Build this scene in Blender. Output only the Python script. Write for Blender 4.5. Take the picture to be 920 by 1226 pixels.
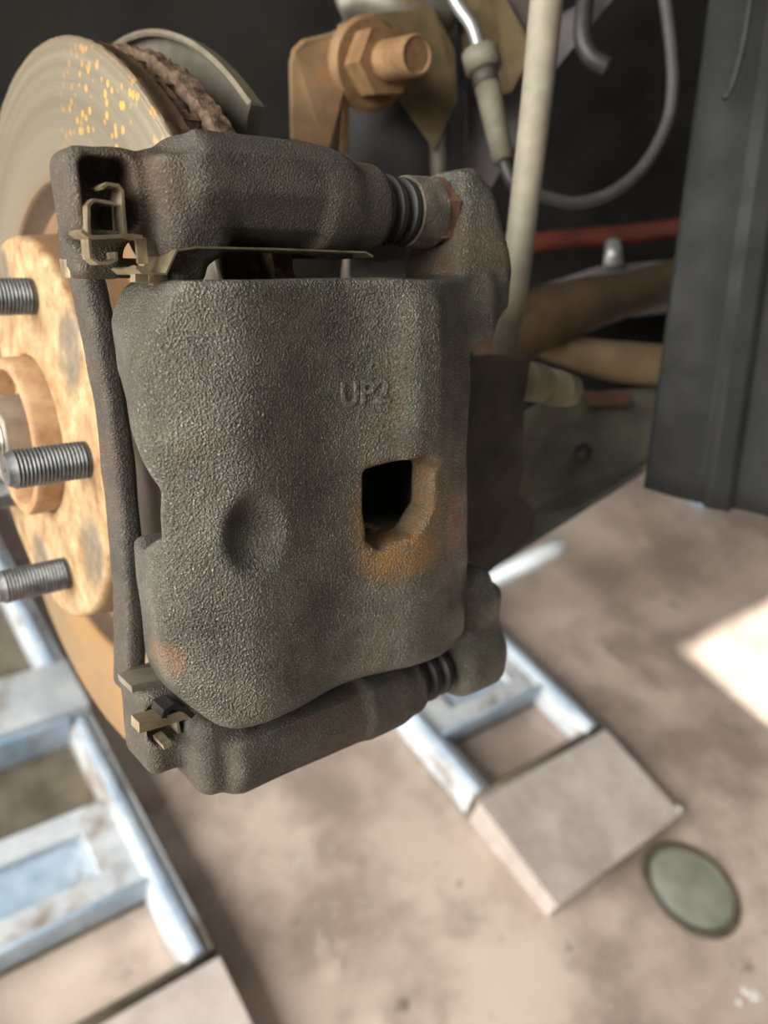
import bpy, bmesh, math, random
import numpy as np
from mathutils import Matrix, Vector

# ------------------------------------------------------------------ scene, camera, light
S = bpy.context.scene
COL = S.collection
for o in list(bpy.data.objects):
    bpy.data.objects.remove(o)
random.seed(7)
rng = np.random.RandomState(5)

HUBZ = 1.060                                   # wheel centre above the workshop floor (m)
RM = np.array([[0.7755, -0.5873, 0.2316], [-0.1813, -0.5586, -0.8093], [0.6047, 0.5857, -0.5397]])
CAM = np.array([-90.8, -287.7, 180.3])         # camera, mm from the wheel centre
FPX = 950.0
PHI = math.radians(22.5)                       # caliper sits 22.5 deg above the axle
ER = np.array([0, -math.cos(PHI), math.sin(PHI)])
ET = np.array([0, math.sin(PHI), math.cos(PHI)])

cam_d = bpy.data.cameras.new('camera')
cam = bpy.data.objects.new('camera', cam_d)
COL.objects.link(cam)
S.camera = cam
cam_d.sensor_fit = 'HORIZONTAL'
cam_d.sensor_width = 36
cam_d.lens = 36 * FPX / 920
cam_d.clip_start = 0.01
cam_d.clip_end = 60
xa, ya, za = RM[0], -RM[1], -RM[2]
m = Matrix(((xa[0], ya[0], za[0], CAM[0] * .001), (xa[1], ya[1], za[1], CAM[1] * .001),
            (xa[2], ya[2], za[2], CAM[2] * .001 + HUBZ), (0, 0, 0, 1)))
cam.matrix_world = m
cam_d.dof.use_dof = True
cam_d.dof.focus_distance = 0.208
cam_d.dof.aperture_fstop = cam_d.lens / 2.6

S.view_settings.view_transform = 'Standard'
S.view_settings.look = 'None'
S.view_settings.gamma = 1
S.view_settings.use_curve_mapping = False
S.view_settings.exposure = 0.35

w = bpy.data.worlds.new('sky')
S.world = w
w.use_nodes = True
bg = w.node_tree.nodes['Background']
bg.inputs[0].default_value = (0.82, 0.90, 1.0, 1)
bg.inputs[1].default_value = 0.6


def light(name, kind, loc, target, energy, color, sx=1, sy=1):
    d = bpy.data.lights.new(name, kind)
    d.energy = energy
    d.color = color
    if kind == 'AREA':
        d.shape = 'RECTANGLE'
        d.size = sx
        d.size_y = sy
    o = bpy.data.objects.new(name, d)
    COL.objects.link(o)
    o.location = loc
    o.rotation_euler = (Vector(target) - Vector(loc)).to_track_quat('-Z', 'Y').to_euler()
    return o


light('door_daylight', 'AREA', (-3.0, 0.1, 2.0), (0, 0, 0.9), 285, (1.0, 0.962, 0.89), 3.2, 2.2)
light('overhead_fill', 'AREA', (-0.5, -0.9, 3.2), (-0.3, -0.7, 0.0), 5, (1.0, 0.93, 0.80), 1.3, 0.25)  # added warm overhead fill; no fixture is known here
sun = light('sun', 'SUN', (0, 0, 6), (0.25, 0.3, 0), 8.0, (1.0, 0.95, 0.86))
sun.data.angle = math.radians(1.2)
SUN_DIR = np.array([0.25, 0.3, -6.0])


# ------------------------------------------------------------------ helpers
def W(px, py, D):
    """photo pixel at a depth of D mm -> world mm about the wheel centre"""
    d = np.array([(px - 460) / FPX, (py - 613) / FPX, 1.0]) * D
    return CAM + RM.T @ d


def WZ(px, py, z):
    d = RM.T @ np.array([(px - 460) / FPX, (py - 613) / FPX, 1.0])
    return CAM + d * ((z - CAM[2]) / d[2])


def onR(px, py, r):
    d = RM.T @ np.array([(px - 460) / FPX, (py - 613) / FPX, 1.0])
    P = CAM + d * ((r - CAM @ ER) / (d @ ER))
    return np.array([P[0], P @ ET, r])


def XT(px, py, r):
    return tuple(onR(px, py, r)[:2])


class Frame:
    """a thing: an Empty with its own frame; pts given in that frame's mm"""
    def __init__(self, name, label, cat, origin=(0, 0, 0), local=False, group=None, kind=None):
        o = bpy.data.objects.new(name, None)
        COL.objects.link(o)
        self.o = o
        self.origin = np.array(origin, float)
        self.local = local
        p = self.origin
        if local:
            p = np.array([p[0], 0, 0]) + ET * p[1] + ER * p[2]
            o.rotation_euler = (math.pi / 2 - PHI, 0, 0)
        o.location = (p[0] * .001, p[1] * .001, p[2] * .001 + HUBZ)
        o.empty_display_size = .02
        o['label'] = label
        if cat:
            o['category'] = cat
        if group:
            o['group'] = group
        if kind:
            o['kind'] = kind

    def mesh(self, name, V, F, mat, smooth=True, parent=None, label=None):
        V = (np.asarray(V, float) - self.origin) * .001
        me = bpy.data.meshes.new(name)
        if isinstance(F, np.ndarray):
            n, k = F.shape
            me.vertices.add(len(V))
            me.vertices.foreach_set('co', V.astype(np.float32).ravel())
            me.loops.add(n * k)
            me.loops.foreach_set('vertex_index', F.astype(np.int32).ravel())
            me.polygons.add(n)
            me.polygons.foreach_set('loop_start', np.arange(0, n * k, k, dtype=np.int32))
            me.polygons.foreach_set('loop_total', np.full(n, k, dtype=np.int32))
            me.update(calc_edges=True)
        else:
            me.from_pydata([tuple(v) for v in V], [], F)
        me.validate()
        if not isinstance(F, np.ndarray):
            bm = bmesh.new()
            bm.from_mesh(me)
            bmesh.ops.recalc_face_normals(bm, faces=bm.faces)
            bm.to_mesh(me)
            bm.free()
        me.materials.append(mat)
        if smooth:
            me.polygons.foreach_set('use_smooth', np.ones(len(me.polygons), dtype=bool))
            if smooth == 'auto':
                sharp(me, 35)
        o = bpy.data.objects.new(name, me)
        COL.objects.link(o)
        o.parent = parent if parent else self.o
        if label:
            o['label'] = label
        return o


def sharp(me, deg):
    bm = bmesh.new()
    bm.from_mesh(me)
    lim = math.radians(deg)
    for e in bm.edges:
        if len(e.link_faces) == 2 and e.calc_face_angle(0) > lim:
            e.smooth = False
    bm.to_mesh(me)
    bm.free()


def single(name, label, cat, V, F, mat, smooth=True, group=None, kind=None, origin=None):
    """a thing that is one mesh"""
    V = np.asarray(V, float)
    if origin is None:
        origin = np.array([V[:, 0].mean(), V[:, 1].mean(), V[:, 2].min()])
    fr = Frame('tmp', '', None, origin)
    o = fr.mesh(name, V, F, mat, smooth)
    o.parent = None
    o.location = fr.o.location
    bpy.data.objects.remove(fr.o)
    if label:
        o['label'] = label
    if cat:
        o['category'] = cat
    if group:
        o['group'] = group
    if kind:
        o['kind'] = kind
    return o


def join(*parts):
    V, F = [], []
    for v, f in parts:
        n = len(V)
        V += [tuple(p) for p in v]
        F += [tuple(i + n for i in q) for q in f]
    return V, F


def box(x0, x1, y0, y1, z0, z1, b=0.0):
    if b <= 0:
        V = [(x, y, z) for x in (x0, x1) for y in (y0, y1) for z in (z0, z1)]
        F = [(0, 1, 3, 2), (4, 6, 7, 5), (0, 4, 5, 1), (2, 3, 7, 6), (0, 2, 6, 4), (1, 5, 7, 3)]
        return V, F
    bm = bmesh.new()
    bmesh.ops.create_cube(bm, size=1)
    for v in bm.verts:
        v.co = Vector(((x0 + x1) / 2 + v.co.x * (x1 - x0), (y0 + y1) / 2 + v.co.y * (y1 - y0), (z0 + z1) / 2 + v.co.z * (z1 - z0)))
    bmesh.ops.bevel(bm, geom=list(bm.edges), offset=b, segments=2, affect='EDGES', profile=.5)
    bm.verts.index_update()
    V = [tuple(v.co) for v in bm.verts]
    F = [tuple(v.index for v in f.verts) for f in bm.faces]
    bm.free()
    return V, F


def tube(path, rad, n=12, cap=True, sub=0):
    """tube along a polyline (Catmull-Rom smoothed when sub>0); rad number or list"""
    P = [np.array(p, float) for p in path]
    R = list(rad) if hasattr(rad, '__len__') else [rad] * len(P)
    if sub:
        Q, RR = [], []
        for i in range(len(P) - 1):
            p0 = P[max(i - 1, 0)]; p1 = P[i]; p2 = P[i + 1]; p3 = P[min(i + 2, len(P) - 1)]
            for k in range(sub):
                u = k / sub
                Q.append(.5 * ((2 * p1) + (-p0 + p2) * u + (2 * p0 - 5 * p1 + 4 * p2 - p3) * u * u + (-p0 + 3 * p1 - 3 * p2 + p3) * u ** 3))
                RR.append(R[i] * (1 - u) + R[i + 1] * u)
        Q.append(P[-1]); RR.append(R[-1])
        P, R = Q, RR
    V, F = [], []
    nrm = None
    for i, p in enumerate(P):
        a = P[min(i + 1, len(P) - 1)] - P[max(i - 1, 0)]
        L = np.linalg.norm(a)
        a = a / L if L > 1e-9 else np.array([0, 0, 1.])
        if nrm is None:
            h = np.array([0, 0, 1.]) if abs(a[2]) < .9 else np.array([1., 0, 0])
            nrm = np.cross(a, h)
        nrm = nrm - a * (nrm @ a)
        nrm /= np.linalg.norm(nrm)
        b = np.cross(a, nrm)
        for k in range(n):
            t = 2 * math.pi * k / n
            V.append(tuple(p + R[i] * (math.cos(t) * nrm + math.sin(t) * b)))
    for i in range(len(P) - 1):
        for k in range(n):
            F.append((i * n + k, i * n + (k + 1) % n, (i + 1) * n + (k + 1) % n, (i + 1) * n + k))
    if cap:
        F.append(tuple(range(n - 1, -1, -1)))
        F.append(tuple((len(P) - 1) * n + k for k in range(n)))
    return V, F


def lathe(prof, n=96, c=(0, 0, 0), axis=None, a0=0, a1=2 * math.pi, closed=True, jitter=None):
    """profile [(x,r)] around an axis (default world X through c)"""
    if axis is None:
        e1, e2, e3 = np.array([1., 0, 0]), np.array([0, -1., 0]), np.array([0, 0, 1.])
    else:
        e1 = np.array(axis, float); e1 /= np.linalg.norm(e1)
        h = np.array([0, 0, 1.]) if abs(e1[2]) < .9 else np.array([0, 1., 0])
        e2 = np.cross(e1, h); e2 /= np.linalg.norm(e2)
        e3 = np.cross(e1, e2)
    c = np.array(c, float)
    full = abs(a1 - a0 - 2 * math.pi) < 1e-6
    m = n if full else n + 1
    V, F = [], []
    for i in range(m):
        t = a0 + (a1 - a0) * i / n
        u = math.cos(t) * e2 + math.sin(t) * e3
        for j, (x, r) in enumerate(prof):
            if jitter and jitter(x, r):
                r = r + rng.uniform(-1, 1) * jitter(x, r)
                xx = x + rng.uniform(-1, 1) * jitter(x, r) * .5
            else:
                xx = x
            V.append(tuple(c + e1 * xx + u * r))
    k = len(prof)
    for i in range(n):
        for j in range(k - 1 + (1 if closed else 0)):
            j2 = (j + 1) % k
            i2 = (i + 1) % m
            F.append((i * k + j, i * k + j2, i2 * k + j2, i2 * k + j))
    if not full and closed:
        F.append(tuple(range(k)))
        F.append(tuple((m - 1) * k + j for j in range(k - 1, -1, -1)))
    return V, F


def prism(poly, ax, lo, hi):
    """polygon of 2D points extruded along axis ax (0,1,2); the other axes in order"""
    n = len(poly)
    V = []
    for h in (lo, hi):
        for a, b in poly:
            q = [a, b]
            q.insert(ax, h)
            V.append(tuple(q))
    F = [tuple(range(n)), tuple(range(2 * n - 1, n - 1, -1))] + [(i, (i + 1) % n, n + (i + 1) % n, n + i) for i in range(n)]
    return V, F


def slab(pts, nrm, th):
    """3D polygon given thickness th along nrm"""
    nrm = np.array(nrm, float); nrm /= np.linalg.norm(nrm)
    n = len(pts)
    V = [tuple(p) for p in pts] + [tuple(np.array(p) + nrm * th) for p in pts]
    F = [tuple(range(n)), tuple(range(2 * n - 1, n - 1, -1))] + [(i, (i + 1) % n, n + (i + 1) % n, n + i) for i in range(n)]
    return V, F


def ribbon(pts, r0, r1, th=.55):
    """thin bent sheet: polyline in (x,t), running from r0 to r1"""
    P = [np.array(p, float) for p in pts]
    off = []
    for i in range(len(P)):
        d = P[min(i + 1, len(P) - 1)] - P[max(i - 1, 0)]
        d /= np.linalg.norm(d) + 1e-9
        off.append(np.array([-d[1], d[0]]) * th / 2)
    V, F = [], []
    for p, q in zip(P, off):
        for s in (1, -1):
            for r in (r0, r1):
                V.append((p[0] + s * q[0], p[1] + s * q[1], r))
    for i in range(len(P) - 1):
        a, b = 4 * i, 4 * i + 4
        F += [(a, a + 1, b + 1, b), (a + 2, b + 2, b + 3, a + 3), (a, b, b + 2, a + 2), (a + 1, a + 3, b + 3, b + 1)]
    F += [(0, 2, 3, 1), (4 * len(P) - 4, 4 * len(P) - 3, 4 * len(P) - 1, 4 * len(P) - 2)]
    return V, F


# ---- signed distance modelling for the castings
def smin(a, b, k):
    h = np.clip(.5 + .5 * (b - a) / k, 0, 1)
    return b * (1 - h) + a * h - k * h * (1 - h)


def smax(a, b, k):
    return -smin(-a, -b, k)


def sd_box(p, c, h, rad):
    q = [np.abs(p[i] - c[i]) - (h[i] - rad) for i in range(3)]
    out = np.sqrt(sum(np.maximum(v, 0) ** 2 for v in q))
    return out + np.minimum(np.maximum(np.maximum(q[0], q[1]), q[2]), 0) - rad


def sd_poly(a, b, poly):
    n = len(poly)
    d = np.full(np.broadcast(a, b).shape, 1e9, np.float32)
    s = np.ones(d.shape, np.float32)
    for i in range(n):
        x0, y0 = poly[i]
        x1, y1 = poly[i - 1]
        ex, ey = x1 - x0, y1 - y0
        wx, wy = a - x0, b - y0
        t = np.clip((wx * ex + wy * ey) / (ex * ex + ey * ey), 0, 1)
        d = np.minimum(d, (wx - ex * t) ** 2 + (wy - ey * t) ** 2)
        c1 = b >= y0; c2 = b < y1; c3 = ex * wy > ey * wx
        s = np.where((c1 & c2 & c3) | (~c1 & ~c2 & ~c3), -s, s)
    return s * np.sqrt(d)


def sd_cylx(p, t0, r0, R, x0, x1, rad=1.5):
    a = np.sqrt((p[1] - t0) ** 2 + (p[2] - r0) ** 2) - (R - rad)
    b = np.abs(p[0] - (x0 + x1) / 2) - ((x1 - x0) / 2 - rad)
    return np.minimum(np.maximum(a, b), 0) + np.sqrt(np.maximum(a, 0) ** 2 + np.maximum(b, 0) ** 2) - rad


def surface_nets(fn, lo, hi, h):
    ax = [np.arange(lo[i], hi[i] + h, h, dtype=np.float32) for i in range(3)]
    p = np.meshgrid(*ax, indexing='ij', sparse=True)
    D = fn(p).astype(np.float32)
    neg = D < 0
    nx, ny, nz = D.shape
    acc = np.zeros((nx - 1, ny - 1, nz - 1, 3), np.float32)
    cnt = np.zeros((nx - 1, ny - 1, nz - 1), np.float32)
    for axis in range(3):
        sl0 = [slice(None)] * 3; sl1 = [slice(None)] * 3
        sl0[axis] = slice(0, -1); sl1[axis] = slice(1, None)
        d0, d1 = D[tuple(sl0)], D[tuple(sl1)]
        cr = np.argwhere(neg[tuple(sl0)] != neg[tuple(sl1)])
        v0 = d0[tuple(cr.T)]; v1 = d1[tuple(cr.T)]
        pos = cr.astype(np.float32)
        pos[:, axis] += v0 / (v0 - v1)
        o1, o2 = [a for a in range(3) if a != axis]
        for da in (0, -1):
            for db in (0, -1):
                c = cr.copy()
                c[:, o1] += da; c[:, o2] += db
                ok = np.all(c >= 0, 1) & (c[:, 0] < nx - 1) & (c[:, 1] < ny - 1) & (c[:, 2] < nz - 1)
                cc = c[ok]
                np.add.at(acc, tuple(cc.T), pos[ok])
                np.add.at(cnt, tuple(cc.T), 1)
    act = cnt > 0
    idx = np.full(cnt.shape, -1, np.int64)
    idx[act] = np.arange(act.sum())
    V = acc[act] / cnt[act][:, None] * h + np.array(lo, np.float32)
    Fs = []
    for axis in range(3):
        sl0 = [slice(None)] * 3; sl1 = [slice(None)] * 3
        sl0[axis] = slice(0, -1); sl1[axis] = slice(1, None)
        cr = np.argwhere(neg[tuple(sl0)] != neg[tuple(sl1)])
        s = neg[tuple(sl0)][tuple(cr.T)]
        o1, o2 = (axis + 1) % 3, (axis + 2) % 3
        ok = (cr[:, o1] > 0) & (cr[:, o2] > 0) & (cr[:, o1] < D.shape[o1] - 1) & (cr[:, o2] < D.shape[o2] - 1)
        cr, s = cr[ok], s[ok]
        q = []
        for da, db in ((-1, -1), (0, -1), (0, 0), (-1, 0)):
            c = cr.copy()
            c[:, o1] += da; c[:, o2] += db
            q.append(idx[tuple(c.T)])
        q = np.stack(q, 1)
        q[~s] = q[~s][:, ::-1]
        Fs.append(q)
    return V, np.concatenate(Fs)


WAVES = [(rng.normal(size=3) / L, rng.uniform(0, 6.28), A) for L, A in [(4.5, .06)] * 6 + [(9, .16)] * 5]


def lumps(p, s=1.0):
    return s * sum(A * np.sin(k[0] * p[0] + k[1] * p[1] + k[2] * p[2] + ph) for k, ph, A in WAVES)


# ------------------------------------------------------------------ materials
def nmat(name):
    mt = bpy.data.materials.new(name)
    mt.use_nodes = True
    nt = mt.node_tree
    return mt, nt, nt.nodes['Principled BSDF'], nt.nodes, nt.links


def c4(c):
    return (c[0], c[1], c[2], 1)


def noise(nt, scale, detail=4, rough=.55, vec=None):
    n = nt.nodes.new('ShaderNodeTexNoise')
    n.inputs['Scale'].default_value = scale
    n.inputs['Detail'].default_value = detail
    n.inputs['Roughness'].default_value = rough
    if vec is None:
        vec = nt.nodes.get('TC').outputs['Object']
    nt.links.new(vec, n.inputs['Vector'])
    return n.outputs['Fac']


def ramp(nt, fac, stops):
    r = nt.nodes.new('ShaderNodeValToRGB')
    el = r.color_ramp.elements
    while len(el) < len(stops):
        el.new(.5)
    for e, (p, c) in zip(el, stops):
        e.position = p
        e.color = c4(c) if hasattr(c, '__len__') else (c, c, c, 1)
    nt.links.new(fac, r.inputs[0])
    return r.outputs[0]


def mixc(nt, fac, a, b, mode='MIX'):
    n = nt.nodes.new('ShaderNodeMix')
    n.data_type = 'RGBA'
    n.blend_type = mode
    for s, v in ((n.inputs[0], fac), (n.inputs[6], a), (n.inputs[7], b)):
        if hasattr(v, 'node'):
            nt.links.new(v, s)
        elif hasattr(v, '__len__'):
            s.default_value = c4(v)
        else:
            s.default_value = v
    return n.outputs[2]


def math_(nt, op, a, b=None, clamp=False):
    n = nt.nodes.new('ShaderNodeMath')
    n.operation = op
    n.use_clamp = clamp
    for s, v in zip(n.inputs, (a, b)):
        if v is None:
            continue
        if hasattr(v, 'node'):
            nt.links.new(v, s)
        else:
            s.default_value = v
    return n.outputs[0]


def blob(nt, c, rad, soft=.4):
    """soft ellipsoid mask in object coordinates (m)"""
    mp = nt.nodes.new('ShaderNodeMapping')
    mp.vector_type = 'POINT'
    nt.links.new(nt.nodes['TC'].outputs['Object'], mp.inputs[0])
    for i in range(3):
        mp.inputs['Scale'].default_value[i] = 1 / rad[i]
        mp.inputs['Location'].default_value[i] = -c[i] / rad[i]
    vl = nt.nodes.new('ShaderNodeVectorMath')
    vl.operation = 'LENGTH'
    nt.links.new(mp.outputs[0], vl.inputs[0])
    mr = nt.nodes.new('ShaderNodeMapRange')
    mr.interpolation_type = 'SMOOTHSTEP'
    nt.links.new(vl.outputs['Value'], mr.inputs[0])
    mr.inputs[1].default_value = 1 + soft
    mr.inputs[2].default_value = 1 - soft
    return mr.outputs[0]


def bump(nt, bs, height, strength, dist):
    b = nt.nodes.new('ShaderNodeBump')
    b.inputs['Strength'].default_value = strength
    b.inputs['Distance'].default_value = dist
    nt.links.new(height, b.inputs['Height'])
    nt.links.new(b.outputs[0], bs.inputs['Normal'])
    return b


def tc(nt):
    n = nt.nodes.new('ShaderNodeTexCoord')
    n.name = 'TC'
    return n


def surf(name, c1, c2, scale=40, metal=0.0, rough=.6, bscale=300, bstr=.3, bdist=.0005, spot=None, p0=.35, p1=.65, rough2=None):
    mt, nt, bs, N, L = nmat(name)
    tc(nt)
    f = noise(nt, scale, 6, .6)
    col = ramp(nt, f, [(p0, c1), (p1, c2)])
    if spot:
        sc, colr, lo, hi = spot
        g = noise(nt, sc, 3, .6)
        col = mixc(nt, ramp(nt, g, [(lo, 0.), (hi, 1.)]), col, colr)
    L.new(col, bs.inputs['Base Color'])
    bs.inputs['Metallic'].default_value = metal
    bs.inputs['Roughness'].default_value = rough
    if rough2 is not None:
        L.new(ramp(nt, noise(nt, scale * 2.3, 4), [(.35, rough), (.65, rough2)]), bs.inputs['Roughness'])
    bump(nt, bs, noise(nt, bscale, 5, .65), bstr, bdist)
    return mt


def cast_iron(name, base, light_, rust, rust_amt=.62, grain=750, blobs=(), gstr=1.0, metal=.5, r0=.30, r1=.52):
    mt, nt, bs, N, L = nmat(name)
    tc(nt)
    col = ramp(nt, noise(nt, 60, 5, .6), [(.3, base), (.7, light_)])
    col = mixc(nt, ramp(nt, noise(nt, 33, 6, .7), [(rust_amt, 0.), (rust_amt + .12, .55)]), col, rust)
    vor = N.new('ShaderNodeTexVoronoi')
    vor.inputs['Scale'].default_value = grain * 2.2
    L.new(nt.nodes['TC'].outputs['Object'], vor.inputs['Vector'])
    fine = noise(nt, grain * 2.3, 4, .65)
    # lighter grain tips: dusty speckle, plus sparkle painted into the colour
    col = mixc(nt, ramp(nt, fine, [(.56, 0.), (.70, .7)]), col, tuple(min(1, v * 3.4) for v in light_))
    geo = N.new('ShaderNodeNewGeometry')
    wear = math_(nt, 'MULTIPLY', ramp(nt, geo.outputs['Pointiness'], [(.515, 0.), (.56, 1.)]), ramp(nt, noise(nt, 120, 5, .7), [(.40, .1), (.62, .8)]))
    col = mixc(nt, wear, col, tuple(min(1, v * 2.4) for v in light_))
    for c, rad, colr, amt in blobs:
        msk = math_(nt, 'MULTIPLY', blob(nt, c, rad), ramp(nt, noise(nt, 160, 5, .7), [(.34, .1), (.6, 1.)]))
        col = mixc(nt, math_(nt, 'MULTIPLY', msk, amt), col, colr)
    L.new(col, bs.inputs['Base Color'])
    bs.inputs['Metallic'].default_value = metal
    L.new(ramp(nt, noise(nt, 220, 4), [(.35, r0), (.7, r1)]), bs.inputs['Roughness'])
    h = math_(nt, 'ADD', math_(nt, 'MULTIPLY', vor.outputs['Distance'], .7), fine)
    h = math_(nt, 'ADD', h, math_(nt, 'MULTIPLY', noise(nt, grain * 1.1, 3, .6), .45))
    bump(nt, bs, h, gstr, .0007)
    return mt


O_CAL = (40, 0, 150)


def cl(x, t, r):
    return ((x - O_CAL[0]) * .001, (t - O_CAL[1]) * .001, (r - O_CAL[2]) * .001)


RUST = (.22, .085, .022)
M = {}
M['caliper'] = cast_iron('cast_iron_caliper', (.058, .057, .047), (.140, .137, .112), (.115, .066, .033), .56, 700,
                         blobs=[(cl(57, -8, 158), (.017, .019, .014), (.26, .14, .04), .75),
                                (cl(56, -23, 160), (.014, .006, .010), (.30, .15, .04), .8),
                                (cl(80, -14, 158), (.007, .012, .02), (.24, .11, .04), .6),
                                (cl(86, -22, 156), (.010, .006, .02), (.24, .11, .04), .6),
                                (cl(-15, -38, 148), (.003, .005, .012), (.30, .14, .06), .45),
                                (cl(98, 66, 138), (.02, .012, .02), (.20, .12, .05), .6)])
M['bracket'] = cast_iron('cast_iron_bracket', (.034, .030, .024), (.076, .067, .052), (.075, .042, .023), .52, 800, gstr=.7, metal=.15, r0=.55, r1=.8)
M['mark'] = cast_iron('cast_iron_marking', (.10, .099, .086), (.17, .167, .145), (.12, .065, .032), .9, 700)
M['knuckle'] = surf('knuckle_iron', (.042, .038, .030), (.085, .075, .060), 50, .3, .65, 500, .5, .0006)
M['bolt_dust'] = surf('dusty_bolt', (.12, .105, .065), (.20, .18, .115), 90, .1, .7)
M['rubber'] = surf('black_rubber', (.012, .012, .011), (.026, .025, .022), 90, 0, .55, 400, .2, .0003)
M['copper'] = surf('rusty_pin', (.20, .10, .06), (.30, .17, .11), 120, .4, .5)
M['brass'] = surf('zinc_clip', (.30, .25, .16), (.48, .41, .28), 120, .85, .38, 500, .1, .0002, rough2=.55)
M['black_clip'] = surf('black_spring', (.012, .012, .012), (.03, .028, .025), 100, .4, .4)
M['pad_plate'] = surf('pad_backing_plate', (.022, .018, .014), (.05, .04, .03), 80, .3, .6)
M['pad'] = surf('friction_material', (.025, .022, .02), (.05, .042, .035), 300, 0, .85)
M['machined'] = surf('machined_iron', (.20, .185, .155), (.30, .28, .235), 150, .6, .5, 800, .35, .0004)
M['stud'] = surf('stud_steel', (.09, .095, .10), (.19, .195, .195), 200, .7, .45, 600, .15, .0002)
M['hub_rust'] = surf('hub_rust', (.26, .135, .055), (.44, .28, .15), 70, .1, .65, 500, .4, .0005, spot=(120, (.30, .17, .09), .5, .65))
M['axle'] = surf('axle_steel', (.50, .49, .44), (.72, .71, .66), 90, .75, .3, 300, .1, .0003)
M['vane_rust'] = surf('flaky_rust', (.055, .030, .017), (.17, .115, .075), 260, .1, .85, 450, .9, .0016)
M['shield'] = surf('shield_steel', (.085, .078, .062), (.15, .138, .11), 60, .4, .5, 300, .2, .0004, spot=(60, (.12, .07, .03), .58, .7))
M['lip'] = surf('shield_lip', (.15, .13, .095), (.24, .21, .155), 80, .4, .5)
M['strut_rust'] = surf('strut_rust', (.125, .072, .032), (.22, .135, .068), 45, .05, .75, 260, .35, .0006, spot=(90, (.22, .10, .03), .56, .70))
M['bolt_rust'] = surf('bolt_rust', (.135, .072, .028), (.23, .135, .06), 90, .1, .7, 300, .3, .0005)
M['strut_dark'] = surf('strut_black', (.008, .008, .008), (.02, .02, .019), 40, .0, .8)
M['yellow_rust'] = surf('yellow_rust', (.065, .046, .018), (.14, .10, .045), 50, .1, .7)
M['hose'] = surf('dusty_hose', (.165, .15, .11), (.24, .22, .165), 60, 0, .65, 700, .3, .0004)
M['sensor'] = surf('dusty_sensor', (.115, .105, .075), (.18, .165, .12), 70, 0, .7, 500, .3, .0004)
M['wire'] = surf('grey_cable', (.028, .028, .026), (.05, .05, .046), 60, 0, .55)
M['steel_line'] = surf('steel_line', (.26, .27, .27), (.38, .40, .40), 60, .6, .35)
M['lavender'] = surf('painted_tower', (.10, .09, .097), (.16, .145, .152), 40, .1, .55)
M['liner'] = surf('black_liner', (.012, .0135, .0135), (.030, .033, .032), 9, 0, .55, 250, .25, .0005, rough2=.72)
M['panel'] = surf('splash_panel', (.0095, .011, .0105), (.020, .022, .021), 14, 0, .6, 200, .2, .0005, rough2=.8)
M['panel'].node_tree.nodes['Principled BSDF'].inputs['Specular IOR Level'].default_value = .35
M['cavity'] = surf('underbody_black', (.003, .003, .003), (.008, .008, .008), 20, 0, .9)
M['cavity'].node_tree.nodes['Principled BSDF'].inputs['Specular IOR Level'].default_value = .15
M['arm'] = surf('control_arm_rust', (.045, .028, .013), (.10, .065, .032), 30, .1, .7)
M['arm2'] = surf('tie_rod_rust', (.12, .085, .042), (.19, .14, .075), 30, .1, .65)
M['sub'] = surf('subframe_grey', (.07, .07, .055), (.14, .14, .11), 28, .1, .65, spot=(40, (.16, .08, .04), .58, .7))
M['red'] = surf('red_rubber', (.06, .014, .008), (.15, .028, .013), 30, 0, .5)
M['red_brown'] = surf('red_brown_rust', (.06, .028, .016), (.10, .045, .025), 40, 0, .8)
M['lift'] = surf('lift_paint', (.50, .56, .62), (.76, .80, .83), 12, .1, .42, 120, .1, .001, spot=(9, (.30, .25, .21), .52, .68))
M['lift_blue'] = surf('lift_blue_edge', (.30, .42, .56), (.55, .65, .76), 14, .1, .4, spot=(16, (.25, .22, .2), .58, .72))
M['rust_bar'] = surf('hinge_bar', (.12, .10, .075), (.22, .19, .14), 20, .3, .6)


def ramp_plate_mat():
    mt, nt, bs, N, L = nmat('ramp_tread')
    tc(nt)
    col = ramp(nt, noise(nt, 8, 6, .7), [(.3, (.36, .31, .28)), (.7, (.68, .61, .57))])
    L.new(col, bs.inputs['Base Color'])
    bs.inputs['Roughness'].default_value = .6
    wv = N.new('ShaderNodeTexChecker')
    wv.inputs['Scale'].default_value = 60
    mp = N.new('ShaderNodeMapping')
    mp.inputs['Rotation'].default_value[2] = .785
    L.new(nt.nodes['TC'].outputs['Object'], mp.inputs[0])
    L.new(mp.outputs[0], wv.inputs['Vector'])
    bump(nt, bs, wv.outputs['Fac'], .5, .002)
    return mt


M['tread'] = ramp_plate_mat()


def floor_mat():
    mt, nt, bs, N, L = nmat('stained_concrete')
    tc(nt)
    big = noise(nt, 2.2, 5, .6)
    mid = noise(nt, 4.5, 6, .65)
    col = ramp(nt, big, [(.30, (.36, .28, .225)), (.50, (.56, .455, .39)), (.68, (.72, .605, .51))])
    col = mixc(nt, ramp(nt, mid, [(.38, .85), (.54, 0.)]), col, (.33, .265, .225))
    col = mixc(nt, ramp(nt, noise(nt, 7, 5, .7), [(.58, 0.), (.72, .65)]), col, (.74, .65, .53))
    col = mixc(nt, ramp(nt, noise(nt, 16, 4, .6), [(.64, 0.), (.72, .75)]), col, (.16, .13, .11))
    col = mixc(nt, ramp(nt, noise(nt, 26, 3, .6), [(.66, 0.), (.73, .6)]), col, (.70, .63, .55))
    L.new(col, bs.inputs['Base Color'])
    L.new(ramp(nt, mid, [(.3, .45), (.7, .7)]), bs.inputs['Roughness'])
    bump(nt, bs, noise(nt, 60, 5, .6), .2, .002)
    return mt


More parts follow.
